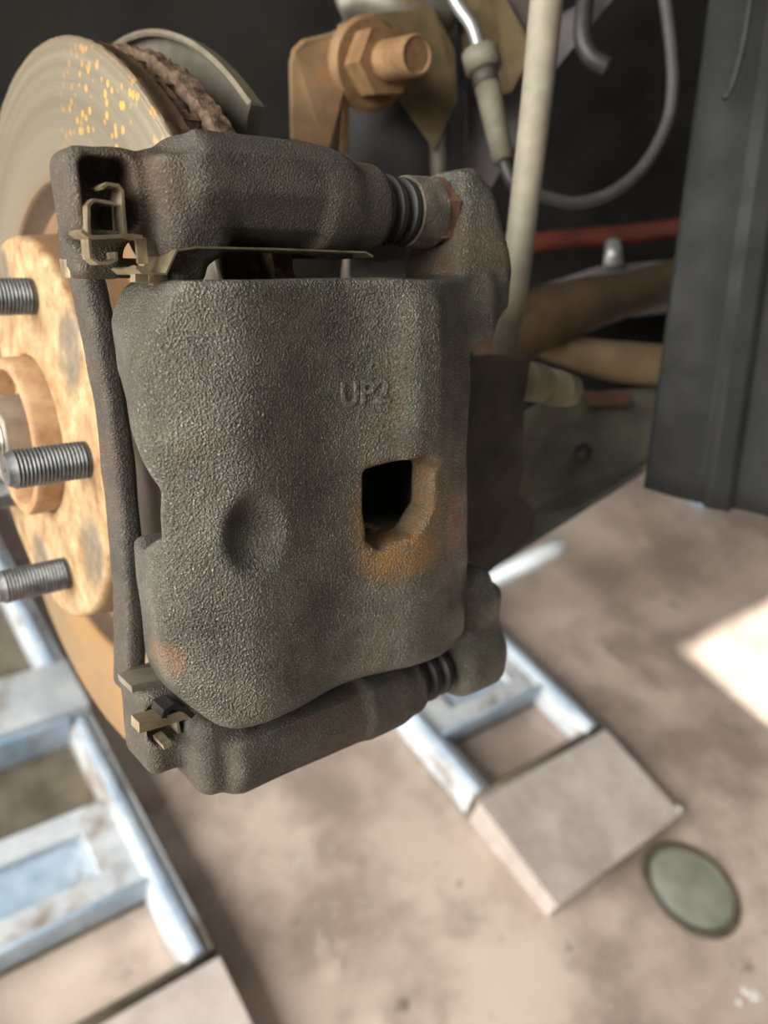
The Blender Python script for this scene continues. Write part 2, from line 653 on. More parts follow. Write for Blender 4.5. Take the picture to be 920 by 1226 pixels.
M['floor'] = floor_mat()
M['white'] = surf('white_paint', (.8, .8, .78), (.9, .9, .88), 10, 0, .5)
M['wall'] = surf('wall_paint', (.30, .30, .29), (.36, .36, .35), 3, 0, .8, 60, .1, .001)
M['roof'] = surf('roof_sheet', (.18, .18, .18), (.24, .24, .24), 3, .1, .7)


def disc_mat():
    """friction face: turned metal with fine rings and freckles of rust"""
    mt, nt, bs, N, L = nmat('disc_face')
    tc(nt)
    sx = N.new('ShaderNodeSeparateXYZ')
    L.new(nt.nodes['TC'].outputs['Object'], sx.inputs[0])
    yy = math_(nt, 'MULTIPLY', sx.outputs[1], sx.outputs[1])
    zz = math_(nt, 'MULTIPLY', sx.outputs[2], sx.outputs[2])
    rad = math_(nt, 'SQRT', math_(nt, 'ADD', yy, zz))
    cb = N.new('ShaderNodeCombineXYZ')
    L.new(rad, cb.inputs[0])
    rings = noise(nt, 420, 4, .7, cb.outputs[0])
    wide = noise(nt, 70, 3, .6, cb.outputs[0])
    col = ramp(nt, rings, [(.3, (.175, .155, .112)), (.7, (.26, .235, .175))])
    col = mixc(nt, ramp(nt, wide, [(.4, 0.), (.62, .45)]), col, (.13, .11, .075))
    vo = N.new('ShaderNodeTexVoronoi')
    vo.inputs['Scale'].default_value = 260
    L.new(nt.nodes['TC'].outputs['Object'], vo.inputs['Vector'])
    fre = ramp(nt, vo.outputs['Distance'], [(.24, 1.), (.40, 0.)])
    area = ramp(nt, noise(nt, 60, 3, .6), [(.42, 0.), (.52, 1.)])
    zone = blob(nt, (.018, -.022, .116), (.03, .042, .036), .4)
    msk = math_(nt, 'MULTIPLY', math_(nt, 'MULTIPLY', fre, area), zone)
    col = mixc(nt, msk, col, (.72, .34, .07))
    lip = ramp(nt, rad, [(.1385, 0.), (.1392, 1.)])
    lip2 = ramp(nt, rad, [(.1408, 1.), (.1414, 0.)])
    rusty = mixc(nt, noise(nt, 300, 4), (.13, .09, .055), (.26, .20, .13))
    col = mixc(nt, ramp(nt, rad, [(.1405, 0.), (.1412, 1.)]), col, rusty)
    lowr = math_(nt, 'MULTIPLY', blob(nt, (.018, -.05, -.12), (.03, .09, .075), .5), ramp(nt, noise(nt, 45, 5), [(.3, .5), (.6, .95)]))
    col = mixc(nt, lowr, col, (.33, .195, .075))
    inner = ramp(nt, rad, [(.0965, 1.), (.0985, 0.)])
    col = mixc(nt, inner, col, (.20, .115, .05))
    edge = ramp(nt, math_(nt, 'MULTIPLY', sx.outputs[0], 10), [(.192, 0.), (.197, 1.)])
    col = mixc(nt, edge, col, mixc(nt, noise(nt, 350, 4), (.05, .032, .02), (.13, .09, .06)))
    L.new(col, bs.inputs['Base Color'])
    bs.inputs['Metallic'].default_value = .35
    bs.inputs['Roughness'].default_value = .45
    bump(nt, bs, rings, .25, .0004)
    return mt


M['disc'] = disc_mat()


def hat_mat():
    mt, nt, bs, N, L = nmat('disc_hat_rust')
    tc(nt)
    col = ramp(nt, noise(nt, 85, 6, .7), [(.30, (.17, .085, .035)), (.46, (.33, .21, .10)), (.68, (.50, .38, .22))])
    col = mixc(nt, ramp(nt, noise(nt, 210, 4, .6), [(.58, 0.), (.70, .6)]), col, (.22, .10, .035))
    # dark prints of the wheel's seat between the studs
    for a in (57, -14, -86, 130):
        a = math.radians(a)
        c = (0, -math.cos(a) * .063, math.sin(a) * .063)
        k = math_(nt, 'MULTIPLY', blob(nt, c, (.01, .0105, .0145), .35), ramp(nt, noise(nt, 150, 4), [(.3, .55), (.6, .95)]))
        col = mixc(nt, k, col, (.12, .105, .08))
    sx = N.new('ShaderNodeSeparateXYZ')
    L.new(nt.nodes['TC'].outputs['Object'], sx.inputs[0])
    col = mixc(nt, ramp(nt, math_(nt, 'MULTIPLY', sx.outputs[0], 20), [(.04, 0.), (.08, 1.)]), col,
               mixc(nt, noise(nt, 90, 4), (.13, .07, .035), (.22, .13, .065)))
    L.new(col, bs.inputs['Base Color'])
    bs.inputs['Metallic'].default_value = .12
    bs.inputs['Roughness'].default_value = .58
    bump(nt, bs, noise(nt, 420, 5, .7), .5, .0006)
    return mt


M['hat'] = hat_mat()


def glossy_cover():
    mt, nt, bs, N, L = nmat('wet_cover')
    tc(nt)
    col = ramp(nt, noise(nt, 18, 4), [(.35, (.34, .36, .30)), (.65, (.50, .52, .44))])
    L.new(col, bs.inputs['Base Color'])
    bs.inputs['Roughness'].default_value = .25
    bs.inputs['Metallic'].default_value = .3
    bump(nt, bs, noise(nt, 20, 2), .1, .002)
    return mt


M['cover'] = glossy_cover()

FZ = -HUBZ * 1000          # floor height in wheel mm

# ------------------------------------------------------------------ the setting
v, f = box(-7000, 7000, -7000, 7000, FZ - 60, FZ)
single('floor', 'brown stained concrete workshop floor', None, v, f, M['floor'], False, kind='structure')
v, f = box(6800, 7000, -7000, 7000, FZ, FZ + 3400)
single('wall_right', 'pale painted workshop wall', None, v, f, M['wall'], False, kind='structure')
v, f = box(-7000, 6800, 6800, 7000, FZ, FZ + 3400)
single('wall_back', 'pale painted back wall of the workshop', None, v, f, M['wall'], False, kind='structure')
v, f = box(-7000, 7000, -5200, -5000, FZ, FZ + 3400)
single('wall_front_blocker', 'unseen dark grey wall added to block light from the front', None, v, f, M['roof'], False, kind='structure')  # unseen wall added to keep sky light off the camera side
fr = Frame('wall_left_blocker', 'unseen pale wall added to limit sky light to the door opening', None, (-3400, 0, FZ), kind='structure')  # unseen wall added so sky light enters only by the door opening
fr.mesh('wall_panel', *box(-3600, -3400, -5000, -1700, FZ, FZ + 3400), M['wall'], False)
fr.mesh('wall_panel', *box(-3600, -3400, 2200, 6800, FZ, FZ + 3400), M['wall'], False)
fr.mesh('door_header', *box(-3600, -3400, -1700, 2200, FZ + 3000, FZ + 3400), M['wall'], False)
# unseen roof added to block the sun, its opening cut to shape the floor patch
H = 3400
sh = SUN_DIR / -SUN_DIR[2] * H
hx0, hx1, hy0, hy1 = 1712 - sh[0], 3000 - sh[0], -900 - sh[1], 268 - sh[1]
fr = Frame('roof_sun_mask', 'unseen grey sheet roof with an opening added to shape the sun patch', None, (0, 0, FZ + H), kind='structure')
fr.mesh('roof_sheet', *box(-7000, hx0, -7000, 7000, FZ + H, FZ + H + 80), M['roof'], False)
fr.mesh('roof_sheet', *box(hx1, 7000, -7000, 7000, FZ + H, FZ + H + 80), M['roof'], False)
fr.mesh('roof_sheet', *box(hx0, hx1, -7000, hy0, FZ + H, FZ + H + 80), M['roof'], False)
fr.mesh('roof_sheet', *box(hx0, hx1, hy1, 7000, FZ + H, FZ + H + 80), M['roof'], False)

# ------------------------------------------------------------------ lift platforms
LT = -1000                  # lift deck height


def deck_with_slot(x0, x1, y0, y1, sx0, sx1, sy0, sy1, z0, z1):
    return join(box(x0, x1, y0, sy0, z0, z1), box(x0, x1, sy1, y1, z0, z1), box(x0, sx0, sy0, sy1, z0, z1), box(sx1, x1, sy0, sy1, z0, z1))


def lift(x0, x1, dy, label, slope):
    L = Frame('lift_platform', label, 'car lift', ((x0 + x1) / 2, 160 + dy, FZ))
    sk = 0.0
    for s, (a, b) in enumerate(((x0, x0 + 42), (x1 - 42, x1))):
        q = L.mesh('side_rail', *box(a, b, 168 + dy, 1900, FZ + 4, LT, 3), M['lift'], 'auto')
        L.mesh('rail_edge', *box(a + 8, a + 24, 168 + dy, 1900, LT + .5, LT + 9, 2), M['lift_blue'], 'auto', parent=q)
    L.mesh('base_channel', *box(x0 + 42, x1 - 42, 300 + dy, 1900, FZ + 3, FZ + 10), M['rust_bar'], 'auto')
    L.mesh('deck_plate', *deck_with_slot(x0 + 42, x1 - 42, 312 + dy, 470 + dy, x0 + 105, x1 - 95, 350 + dy, 430 + dy, LT - 16, LT - 4), M['lift'], 'auto')
    L.mesh('slot_tray', *box(x0 + 100, x1 - 90, 345 + dy, 435 + dy, LT - 40, LT - 20), M['lift_blue'], 'auto')
    L.mesh('cross_bar', *box(x0 + 42, x1 - 42, 302 + dy, 312 + dy, LT - 48, LT + 2, 2), M['lift_blue'], 'auto')
    L.mesh('deck_block', *box(x0 - 6, x1 - 4, 640 + dy, 760 + dy, LT - 40, LT + 30, 4), M['lift'], 'auto')
    L.mesh('cross_bar', *box(x0 + 42, x1 - 42, 628 + dy, 640 + dy, LT - 50, LT + 18, 2), M['lift_blue'], 'auto')
    L.mesh('deck_plate', *box(x0 + 42, x1 - 42, 1350 + dy, 1900, LT - 16, LT - 4), M['lift'], 'auto')
    L.mesh('hinge_bar', *tube([(x0, 160 + dy, LT - 12), (x1, 160 + dy, LT - 12)], 9, 12), M['rust_bar'])
    L.mesh('end_plate', *box(x0 + 42, x1 - 42, 166 + dy, 174 + dy, FZ + 4, LT - 10), M['rust_bar'], 'auto')
    ya, yb = -62 + dy, 152 + dy
    zl = LT - 22
    V = [(x0, ya, zl), (x1, ya, zl), (x1, yb, LT), (x0, yb, LT), (x0, ya, zl - 9), (x1, ya, zl - 9), (x1, yb, LT - 9), (x0, yb, LT - 9)]
    F = [(0, 1, 2, 3), (7, 6, 5, 4), (0, 4, 5, 1), (1, 5, 6, 2), (2, 6, 7, 3), (3, 7, 4, 0)]
    L.mesh('ramp_plate', V, F, M['tread'], False)
    for a in (x0, x1 - 8):
        V = [(a, ya + 4, zl - 9), (a + 8, ya + 4, zl - 9), (a + 8, yb, LT - 9), (a, yb, LT - 9), (a, ya + 4, FZ), (a + 8, ya + 4, FZ), (a + 8, yb, FZ), (a, yb, FZ)]
        L.mesh('ramp_side', V, F, M['tread'], False)
    V, F2 = lathe([(-7, 3), (-7, 9), (7, 9), (7, 3)], 20, (x1 + 8, ya + 10, zl - 4))
    L.mesh('roller', V, F2, M['axle'])
    return L


R_LIFT = lift(832, 1216, 16, 'pale blue lift platform with ramp flap below the caliper, beside the round floor cover', 0)
lift(-110, 297, 8, 'pale blue lift platform in the lower left corner below the wheel studs', 0)
a, b = WZ(545, 716, -985), WZ(676, 652, -820)
R_LIFT.mesh('lifting_arm', *tube([a, a * .3 + b * .7, b], [22, 24, 24], 14), M['lift'])

# round floor cover
fr = Frame('floor_cover', 'round glossy grey-green floor cover beside the ramp flap', 'floor cover', (1125, -148, FZ))
fr.mesh('rim', *lathe([(0, 78), (5, 80), (5, 94), (0, 96)], 48, (1125, -148, FZ), axis=(0, 0, 1)), M['rust_bar'])
fr.mesh('lid', *lathe([(0, .05), (0, 79), (3.5, 78), (4, 76), (4, .05)], 48, (1125, -148, FZ), axis=(0, 0, 1)), M['cover'], 'auto')
# paint flecks
for i, (px, py, s) in enumerate([(893, 1187, 10), (905, 1192, 12), (885, 1200, 7)]):
    c = WZ(px, py, FZ)
    pts = [(c[0] + s * random.uniform(.6, 1.1) * math.cos(k * .9), c[1] + s * random.uniform(.6, 1.1) * math.sin(k * .9)) for k in range(7)]
    single('paint_fleck', ['middle-sized white paint fleck in the lower right corner', 'largest white paint fleck in the lower right corner', 'smallest white paint fleck in the lower right corner'][i], 'paint', *prism(pts, 2, FZ, FZ + 1.5), M['white'], False, group='white paint flecks on the floor')
c = WZ(836, 603, FZ)
V, F = lathe([(0, 1), (0, 36), (70, 42), (74, 40), (74, 34), (6, 30), (6, 1)], 24, (c[0], c[1], FZ), axis=(0, 0, 1))
single('tub', 'small blue tub on the floor just below the black splash panel', 'tub', V, F, M['lift_blue'])

# ------------------------------------------------------------------ brake disc
D = Frame('brake_disc', 'vented brake disc with rust-freckled friction face and tan rusty hat', 'brake disc')
D.mesh('hat', *lathe([(0, 32), (0, 73.8), (.6, 75.2), (1.8, 76), (14, 77), (24, 78), (26, 92), (30, 92), (30, 70), (7, 68), (7, 32)], 144), M['hat'], 'auto')
D.mesh('friction_ring', *lathe([(26.5, 90), (25, 93), (18.4, 97), (18, 98), (18, 140.4), (18.5, 141.2), (18.2, 142.0), (18.6, 142.8), (19.4, 143.2), (22, 143.0), (24, 142.2), (26.5, 142.6), (27.2, 141), (27.2, 92)], 360,
        jitter=lambda x, r: .22 if r > 141.9 else 0), M['disc'], 'auto')
D.mesh('friction_ring', *lathe([(35, 92), (35, 140.5), (35.8, 142.6), (38, 143), (40, 142.6), (42, 143), (43.4, 142), (43.4, 92)], 360,
        jitter=lambda x, r: .8 if r > 140 else 0), M['vane_rust'], 'auto')
vane0 = None
nv = 40
for i in range(nv):
    t = 2 * math.pi * i / nv
    if vane0 is None:
        V, F = box(27, 35.2, -2.2, 2.2, 94, 140.5)
        V = [(x, y + random.uniform(-.4, .4), z) for x, y, z in V]
        vane0 = D.mesh('vane', V, F, M['vane_rust'], False)
        o = vane0
    else:
        o = vane0.copy()
        COL.objects.link(o)
    o.rotation_euler = (t, 0, 0)
# rust scale flaking out of the vent slot
V, F = lathe([(28, 137), (29.5, 139.6), (32, 140.2), (34, 139.4), (35, 137)], 300, closed=True, jitter=lambda x, r: 1.1)
D.mesh('rust_scale', V, F, M['vane_rust'])

# hub with studs
Hh = Frame('wheel_hub', 'rusty wheel hub with threaded wheel studs and steel axle end', 'wheel hub')
Hh.mesh('pilot_ring', *lathe([(7, 31.5), (-8, 31.5), (-9.5, 30.5), (-9.5, 27), (-8, 26), (-1, 25.5), (-1, 12), (7, 12)], 96), M['hub_rust'], 'auto')
Hh.mesh('flange', *lathe([(7.2, 12), (7.2, 66), (15, 66), (15, 30), (45, 28), (45, 12)], 72), M['hub_rust'], 'auto')
prof = [(8, 1)]
prof += [(8, 6.5), (-1.5, 6.5)]
x = -1.5
while x > -24.5:
    prof += [(x, 6.15), (x - .65, 6.7)]
    x -= 1.3
prof += [(-25.6, 5.8), (-27, 5.2), (-27, .5)]
st0 = None
for i in range(5):
    a = math.radians(21.5 + 72 * i)
    if st0 is None:
        V, F = lathe(prof, 28)
        st0 = Hh.mesh('wheel_stud', V, F, M['stud'], 'auto')
        o = st0
    else:
        o = st0.copy()
        COL.objects.link(o)
    o.location = (0, -math.cos(a) * .05715, math.sin(a) * .05715)
# axle nut and threaded end
nut = [(17 * math.cos(math.radians(60 * k + 8)), 17 * math.sin(math.radians(60 * k + 8))) for k in range(6)]
Hh.mesh('axle_nut', *prism(nut, 0, -15, -1), M['axle'], False)
pr = [(-1, .5), (-1, 10)]
x = -15.
while x > -26:
    pr += [(x, 9.4), (x - .75, 10.2)]
    x -= 1.5
pr += [(-27.5, 8.5), (-27.5, .5)]
Hh.mesh('axle_end', *lathe(pr, 32), M['axle'], 'auto')

# dust shield behind the disc
sh_ = Frame('dust_shield', 'thin curved dust shield rim rising behind the brake disc', 'dust shield')
A0, A1 = math.radians(76), math.radians(205)


def egg(vf):
    V, F = vf
    out = []
    for x, y, z in V:
        r = math.hypot(y, z)
        a = math.degrees(math.atan2(z, -y)) % 360
        k = 1 + (-6 + min(max(a - 77, 0), 45) * .31) / 148 * min(max((r - 90) / 50, 0), 1)
        out.append((x, y * k, z * k))
    return out, F


sh_.mesh('backing_plate', *egg(lathe([(61, 60), (61, 147.6), (62.2, 147.6), (62.2, 60)], 80, a0=A0, a1=A1)), M['shield'], 'auto')
sh_.mesh('rolled_lip', *egg(lathe([(62, 147.2), (58.5, 147.4), (57, 146.6), (56.2, 147.6), (57.2, 149.0), (59, 148.8), (62, 148.4)], 80, a0=A0, a1=A1)), M['lip'], 'auto')
u0 = np.array([0, -math.cos(A0), math.sin(A0)])
tg = np.array([0, -math.sin(A0), -math.cos(A0)])
pts = [u0 * 142.5 + np.array([56.5, 0, 0]), u0 * 142.5 + np.array([62, 0, 0]), u0 * 122 + np.array([62, 0, 0]), u0 * 128 + np.array([59, 0, 0]), u0 * 138 + np.array([56.5, 0, 0])]
sh_.mesh('end_flange', *slab(pts, tg, 1.2), M['shield'], False)

# ------------------------------------------------------------------ brake caliper
PROFILE = [(-12, 125), (-14, 133), (-16.5, 143), (-16, 150.5), (-10, 156.6), (-1, 160.8), (7, 162.4), (18, 161.2), (30, 159.2), (42, 158.9), (52, 161.2), (60, 163), (70, 162.6), (80, 159.0),
           (88.5, 154), (92, 146), (92, 104), (60, 104), (60, 146.5), (3, 146.5), (3, 125)]


def smooth_profile(P, i0, i1, sub=5):
    out = list(P[:i0])
    for i in range(i0, i1):
        p0, p1, p2, p3 = [np.array(P[max(i0, min(i1, k))], float) for k in (i - 1, i, i + 1, i + 2)]
        for k in range(sub):
            u = k / sub
            out.append(tuple(.5 * ((2 * p1) + (-p0 + p2) * u + (2 * p0 - 5 * p1 + 4 * p2 - p3) * u * u + (-p0 + 3 * p1 - 3 * p2 + p3) * u ** 3)))
    return out + list(P[i1:])


PROFILE = smooth_profile(PROFILE, 0, 15, 3)


def caliper_sdf(p):
    x, t, r = p
    shape = np.broadcast(x, t, r).shape
    d = np.broadcast_to(sd_poly(x, r, PROFILE), shape)
    d = smax(d, t - 58.0, 2.6)
    d = smax(d, -61.5 - t, 5.0)
    d = smax(d, ((x + 7) * -12.5 + (t - 57.8) * 7.5) / 14.6, 1.6)
    d = smax(d, ((x + 5) * -17 + (t + 61) * -13) / 21.4, 5)
    # raised rib along the piston side
    rib = sd_box(p, (63, 28, 160.0), (7.5, 25, 5.8), 4.5)
    d = smin(d, rib, 5)
    low = sd_box(p, (78, -52, 152), (9, 8, 8), 5)
    d = smin(d, low, 5)
    # piston housing
    d = smin(d, sd_cylx(p, -2, 112, 31, 58, 97, 4), 6)
    d = smin(d, sd_box(p, (80, -2, 132), (14, 44, 22), 6), 6)
    # hollow between the two fingers
    gap = sd_poly(t, r, [(-10, 100), (-10, 139), (-4, 150.5), (8, 151), (18, 144), (28, 134), (33, 124), (35, 100)])
    gap = np.maximum(np.broadcast_to(gap, shape), x - 12)
    d = smax(d, -gap, 4)
    # hollow along the right edge below the ear
    d = smax(d, -sd_cylx(p, 19, 172, 14, 80, 130, 4), 5)
    d = smax(d, -sd_box(p, (101, 4, 158), (8, 17, 16), 6), 5)
    # upper ear
    e = sd_poly(x + 0 * t, t + 0 * x, [(88, 84), (92, 90), (98, 91.5), (103, 87), (108, 72), (112, 60), (111, 49), (105, 43), (90, 42), (86, 60)])
    e = smax(np.broadcast_to(e, shape), np.abs(r - 140) - 13.5, 5)
    e = smax(e, (t - 78) * .6 + np.abs(r - 142) - 15.5, 4)
    e = smin(e, sd_box(p, (90, 48, 146), (12, 10, 11), 5), 5)
    d = smin(d, e, 3)
    # lower ear
    e = smin(sd_cylx(p, -78, 143, 13, 93, 113, 4), sd_box(p, (104, -62, 143), (10, 14, 10), 5), 8)
    e = smin(e, sd_box(p, (94, -52, 142), (14, 11, 11), 5), 5)
    d = smin(d, e, 4)
    # dimple and inspection window
    dim = np.sqrt(((x - 6) / 9.4) ** 2 + ((t + 5) / 11.5) ** 2 + ((r - 166.5) / 9.5) ** 2) - 1
    d = smax(d, -dim * 9.2, 2.6)
    win = sd_poly(x + 0 * t, t + 0 * x, [(46, 4), (62, 6.5), (65.5, 3), (65.5, -8), (60, -15), (49, -18), (45.6, -15)]) - 1.5
    win = np.maximum(np.broadcast_to(win, shape), np.abs(r - 158) - 15)
    d = smax(d, -win, 2.2)
    d = smax(d, -sd_box(p, (62, -6, 138), (18, 11.5, 14), 3), 2)
    return d + lumps(p, .8)


CAL = Frame('brake_caliper', 'grey cast-iron sliding brake caliper with window hole and round dimple', 'brake caliper', O_CAL, local=True)
V, F = surface_nets(caliper_sdf, (-23, -96, 78), (116, 95, 168), .85)
body = CAL.mesh('caliper_body', V, F, M['caliper'])


def pin(t, r, xa, xb, rad):
    n = 'pin_boot'
    L = xb - xa
    pf = [(xa - 6, rad * .6), (xa - 6, rad * .98)]
    pf += [(xa, rad), (xa + .06 * L, rad * 1.02), (xa + .12 * L, rad * .74), (xa + .22 * L, rad * .74), (xa + .28 * L, rad * .92), (xa + .36 * L, rad * .92), (xa + .42 * L, rad * .72),
           (xa + .50 * L, rad * .72), (xa + .56 * L, rad * .88), (xa + .64 * L, rad * .88), (xa + .70 * L, rad * .70)]
    pf += [(xa + .78 * L, rad * .70), (xa + .78 * L, .5), (xa - 6, .5)]
    ax = lambda q: [(p[0], t + p[1], r + p[2]) for p in q]
    V, F = lathe(pf, 40)
    return ax(V), F


V, F = pin(77.7, 142, 60.5, 80, 10.8)
CAL.mesh('pin_boot', V, F, M['rubber'], 'auto', label='black rubber guide pin boot')
hexa = [(77.7 + 10.6 * math.cos(math.radians(60 * k + 15)), 142 + 10.6 * math.sin(math.radians(60 * k + 15))) for k in range(6)]
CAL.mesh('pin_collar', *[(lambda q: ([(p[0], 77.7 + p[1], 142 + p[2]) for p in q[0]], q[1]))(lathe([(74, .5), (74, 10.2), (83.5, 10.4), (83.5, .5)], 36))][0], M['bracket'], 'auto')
CAL.mesh('pin_hex', *prism(hexa, 0, 83, 88), M['copper'], False, label='rusty copper-brown pin hexagon')
V, F = pin(-78, 143, 74, 96, 10.2)
CAL.mesh('pin_boot', V, F, M['rubber'], 'auto', label='black rubber guide pin boot')

# cast letters, raised on the back of the caliper
cu = bpy.data.curves.new('mark', 'FONT')
cu.body = 'UP2'
cu.size = .009
cu.extrude = .0006
cu.bevel_depth = .00025
cu.space_character = 1.0
to = bpy.data.objects.new('mark', cu)
COL.objects.link(to)
me = bpy.data.meshes.new_from_object(to.evaluated_get(bpy.context.evaluated_depsgraph_get()))
bpy.data.objects.remove(to)
me.materials.clear()
me.materials.append(M['mark'])
mk = bpy.data.objects.new('cast_marking', me)
COL.objects.link(mk)
mk.parent = CAL.o
p0 = onR(412, 487, 160.5)
mk.location = cl(p0[0], p0[1], 150)
rr = np.arange(155, 168, .05)
co = np.array([v.co[:] for v in me.vertices]) * 1000
q = caliper_sdf(((p0[0] + co[:, 0]).reshape(-1, 1, 1), (p0[1] + co[:, 1]).reshape(-1, 1, 1), rr.reshape(1, 1, -1)))[:, 0, :]
sr = rr[np.argmax(q > 0, axis=1)]
for v, c, h_ in zip(me.vertices, co, sr):
    v.co.z = (h_ - 150 + c[2] * .6 + .05) * .001
mk['label'] = 'raised cast letters'

# ------------------------------------------------------------------ caliper bracket
BU = [(66, 140), (70.5, 150), (79, 154.5), (88, 152.5), (93.2, 145), (92, 133), (84, 129), (71, 130)]
BL = [(-91, 142), (-87, 151), (-79, 154.5), (-70, 152), (-67, 143), (-69, 133), (-78, 130), (-88, 132)]
O_BR = (20, 0, 125)


def bracket_sdf(p):
    x, t, r = p
    shape = np.broadcast(x, t, r).shape
    d = smax(np.broadcast_to(sd_poly(t, r, BU), shape), np.abs(x - 25) - 24, 4)
    d = smax(d, (x * .30 + (t - 93.5) * 1.0 - 13) / 1.05, 3)
    d = smin(d, sd_cylx(p, 77.7, 142, 12, 40, 61, 1.5), 4)
    d = smin(d, sd_box(p, (3, 76, 137), (9, 13, 13.5), 5), 5)
    nose = sd_box(p, (1, 66, 139), (5, 9, 8), 3.5)
    d = smin(d, nose, 4)
    d = smin(d, sd_box(p, (-9, 79, 131), (7, 8, 9.5), 3.5), 5)
    foot = sd_box(p, (-16, 77.5, 134.5), (8.4, 10.2, 7.6), 3.6)
    d = smin(d, foot, 4)
    d = smax(d, -sd_box(p, (-15.6, 77.8, 147), (6.3, 8.0, 14), 3), 1.6)
    # saddle hollow on top between foot and block
    d = smax(d, -sd_box(p, (-1.5, 96, 148), (4.5, 8, 9), 3.5), 4)
    d = smin(d, sd_box(p, (-15, 66, 124), (6, 7, 8), 3), 4)
    # outer tie bar
    bow = (t / 60.0) ** 2 * 3.5
    d = smin(d, sd_box((x + bow * 1.0 - 1.5, t, r), (-8.5, 0, 106), (3.4, 66, 6.5), 2.4), 3)
    # lower foot
    d = smin(d, sd_box(p, (-11.5, -66, 128), (7.4, 14, 10.5), 4), 4)
    d = smax(d, -sd_box(p, (-11, -63, 141), (6, 6.5, 9), 2.5), 2)
    low = smax(np.broadcast_to(sd_poly(t, r, BL), shape), np.abs(x - 34) - 33, 4)
    low = smin(low, sd_cylx(p, -78, 143, 11.5, 50, 74, 1.5), 4)
    d = smin(d, low, 4)
    d = smin(d, sd_box(p, (1, -74, 138), (9, 13, 11), 5), 4)
    # mounting arms on the inboard side
    d = smin(d, sd_box(p, (54, 76, 120), (8, 11, 24), 4), 4)
    d = smin(d, sd_box(p, (54, -74, 120), (8, 11, 24), 4), 4)
    return d + lumps(p, .7)


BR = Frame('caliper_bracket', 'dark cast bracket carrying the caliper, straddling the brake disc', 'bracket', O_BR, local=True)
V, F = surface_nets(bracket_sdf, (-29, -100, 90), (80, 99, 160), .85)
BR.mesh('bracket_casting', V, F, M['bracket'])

# ------------------------------------------------------------------ pads
def pad(x0, x1, xl0, xl1, label):
    P = Frame('brake_pad', label, 'brake pad', ((x0 + x1) / 2, 0, 100), local=True)
    poly = [(-56.5, 112), (-52, 112), (-50, 96), (0, 90), (50, 96), (52, 112), (56.5, 112), (56.5, 138), (46, 139), (30, 136), (-30, 136), (-46, 139), (-56.5, 138)]
    P.mesh('backing_plate', *prism([(a, b) for a, b in poly], 0, x0, x1), M['pad_plate'], False)
    pl = [(-48, 99), (0, 93), (48, 99), (50, 132), (20, 133), (-20, 133), (-50, 132)]
    P.mesh('friction_lining', *prism(pl, 0, xl0, xl1), M['pad'], False)


pad(3.2, 8.2, 8.2, 17.6, 'outer brake pad seen in the gap between the caliper fingers')
pad(53, 58, 43.8, 53, 'inner brake pad on the far side of the disc, in the caliper window')

# ------------------------------------------------------------------ pad clips
CLP = Frame('pad_clip', 'bent brass-coloured pad clip on the upper bracket foot', 'spring clip', (-14, 70, 140), local=True)


def pix(r, *pts):
    return [XT(a, b, r) for a, b in pts]


CLP.mesh('spring_loop', *ribbon(pix(143, (136, 302), (137, 311), (130, 315), (115, 315), (107, 309), (105, 292), (104, 272), (103.5, 247), (110, 240), (124, 242), (136, 245)), 139.5, 144.5, .7), M['brass'], 'auto')
CLP.mesh('hook', *ribbon(pix(143, (119, 226), (125, 221), (138, 223), (143, 229), (144, 250), (147, 281)), 137, 145, .7), M['brass'], 'auto')
CLP.mesh('back_leaf', *ribbon(pix(139, (134, 247), (136, 280)), 128, 140, .9), M['brass'], 'auto')
CLP.mesh('cross_tab', *ribbon(pix(146, (97, 276), (103, 281), (112, 284), (158, 282), (170, 284)), 138, 146.5, .8), M['brass'], 'auto')
a, b = XT(163, 284, 145), XT(179, 316, 145)
CLP.mesh('side_plate', *box(a[0], b[0], b[1], a[1], 143.6, 144.6, .2), M['brass'], 'auto')
a, b = XT(81, 308, 124), XT(168, 333, 124)
CLP.mesh('seat_band', *box(a[0], b[0], b[1], a[1], 117, 124, .5), M['brass'], 'auto')
CLP.mesh('guide_strip', *ribbon(pix(151, (163, 320), (170, 326), (199, 328), (212, 300), (236, 296), (330, 298), (438, 302), (447, 307)), 136, 151, .5), M['brass'], 'auto')
CLP.mesh('tab', *ribbon(pix(149, (176, 318), (176, 338)), 143, 146, 3.2), M['brass'], 'auto')
CLP.mesh('tab', *ribbon(pix(149, (196, 329), (195, 342)), 143, 146, 2.2), M['brass'], 'auto')

CL2 = Frame('pad_clip', 'small brass pad clip tab at the lower end of the bracket', 'spring clip', (-10, -62, 140), local=True)
CL2.mesh('tab', *ribbon(pix(147, (166, 871), (180, 867), (205, 860), (228, 852)), 142, 147.5, 3.0), M['brass'], 'auto')
CL2.mesh('tab', *ribbon(pix(143, (196, 895), (206, 890)), 136, 143, 1.5), M['brass'], 'auto')
CL2.mesh('back_leaf', *ribbon(pix(140, (214, 862), (217, 880)), 132, 139, .8), M['brass'], 'auto')
CL2.mesh('spring_hook', *ribbon(pix(148, (197, 860), (199, 852), (208, 846), (222, 850), (232, 858)), 141, 148, 1.6), M['black_clip'], 'auto')
CL2.mesh('seat_band', *ribbon(pix(136, (158, 826), (166, 823), (200, 817)), 126, 136, 2.2), M['machined'], 'auto')

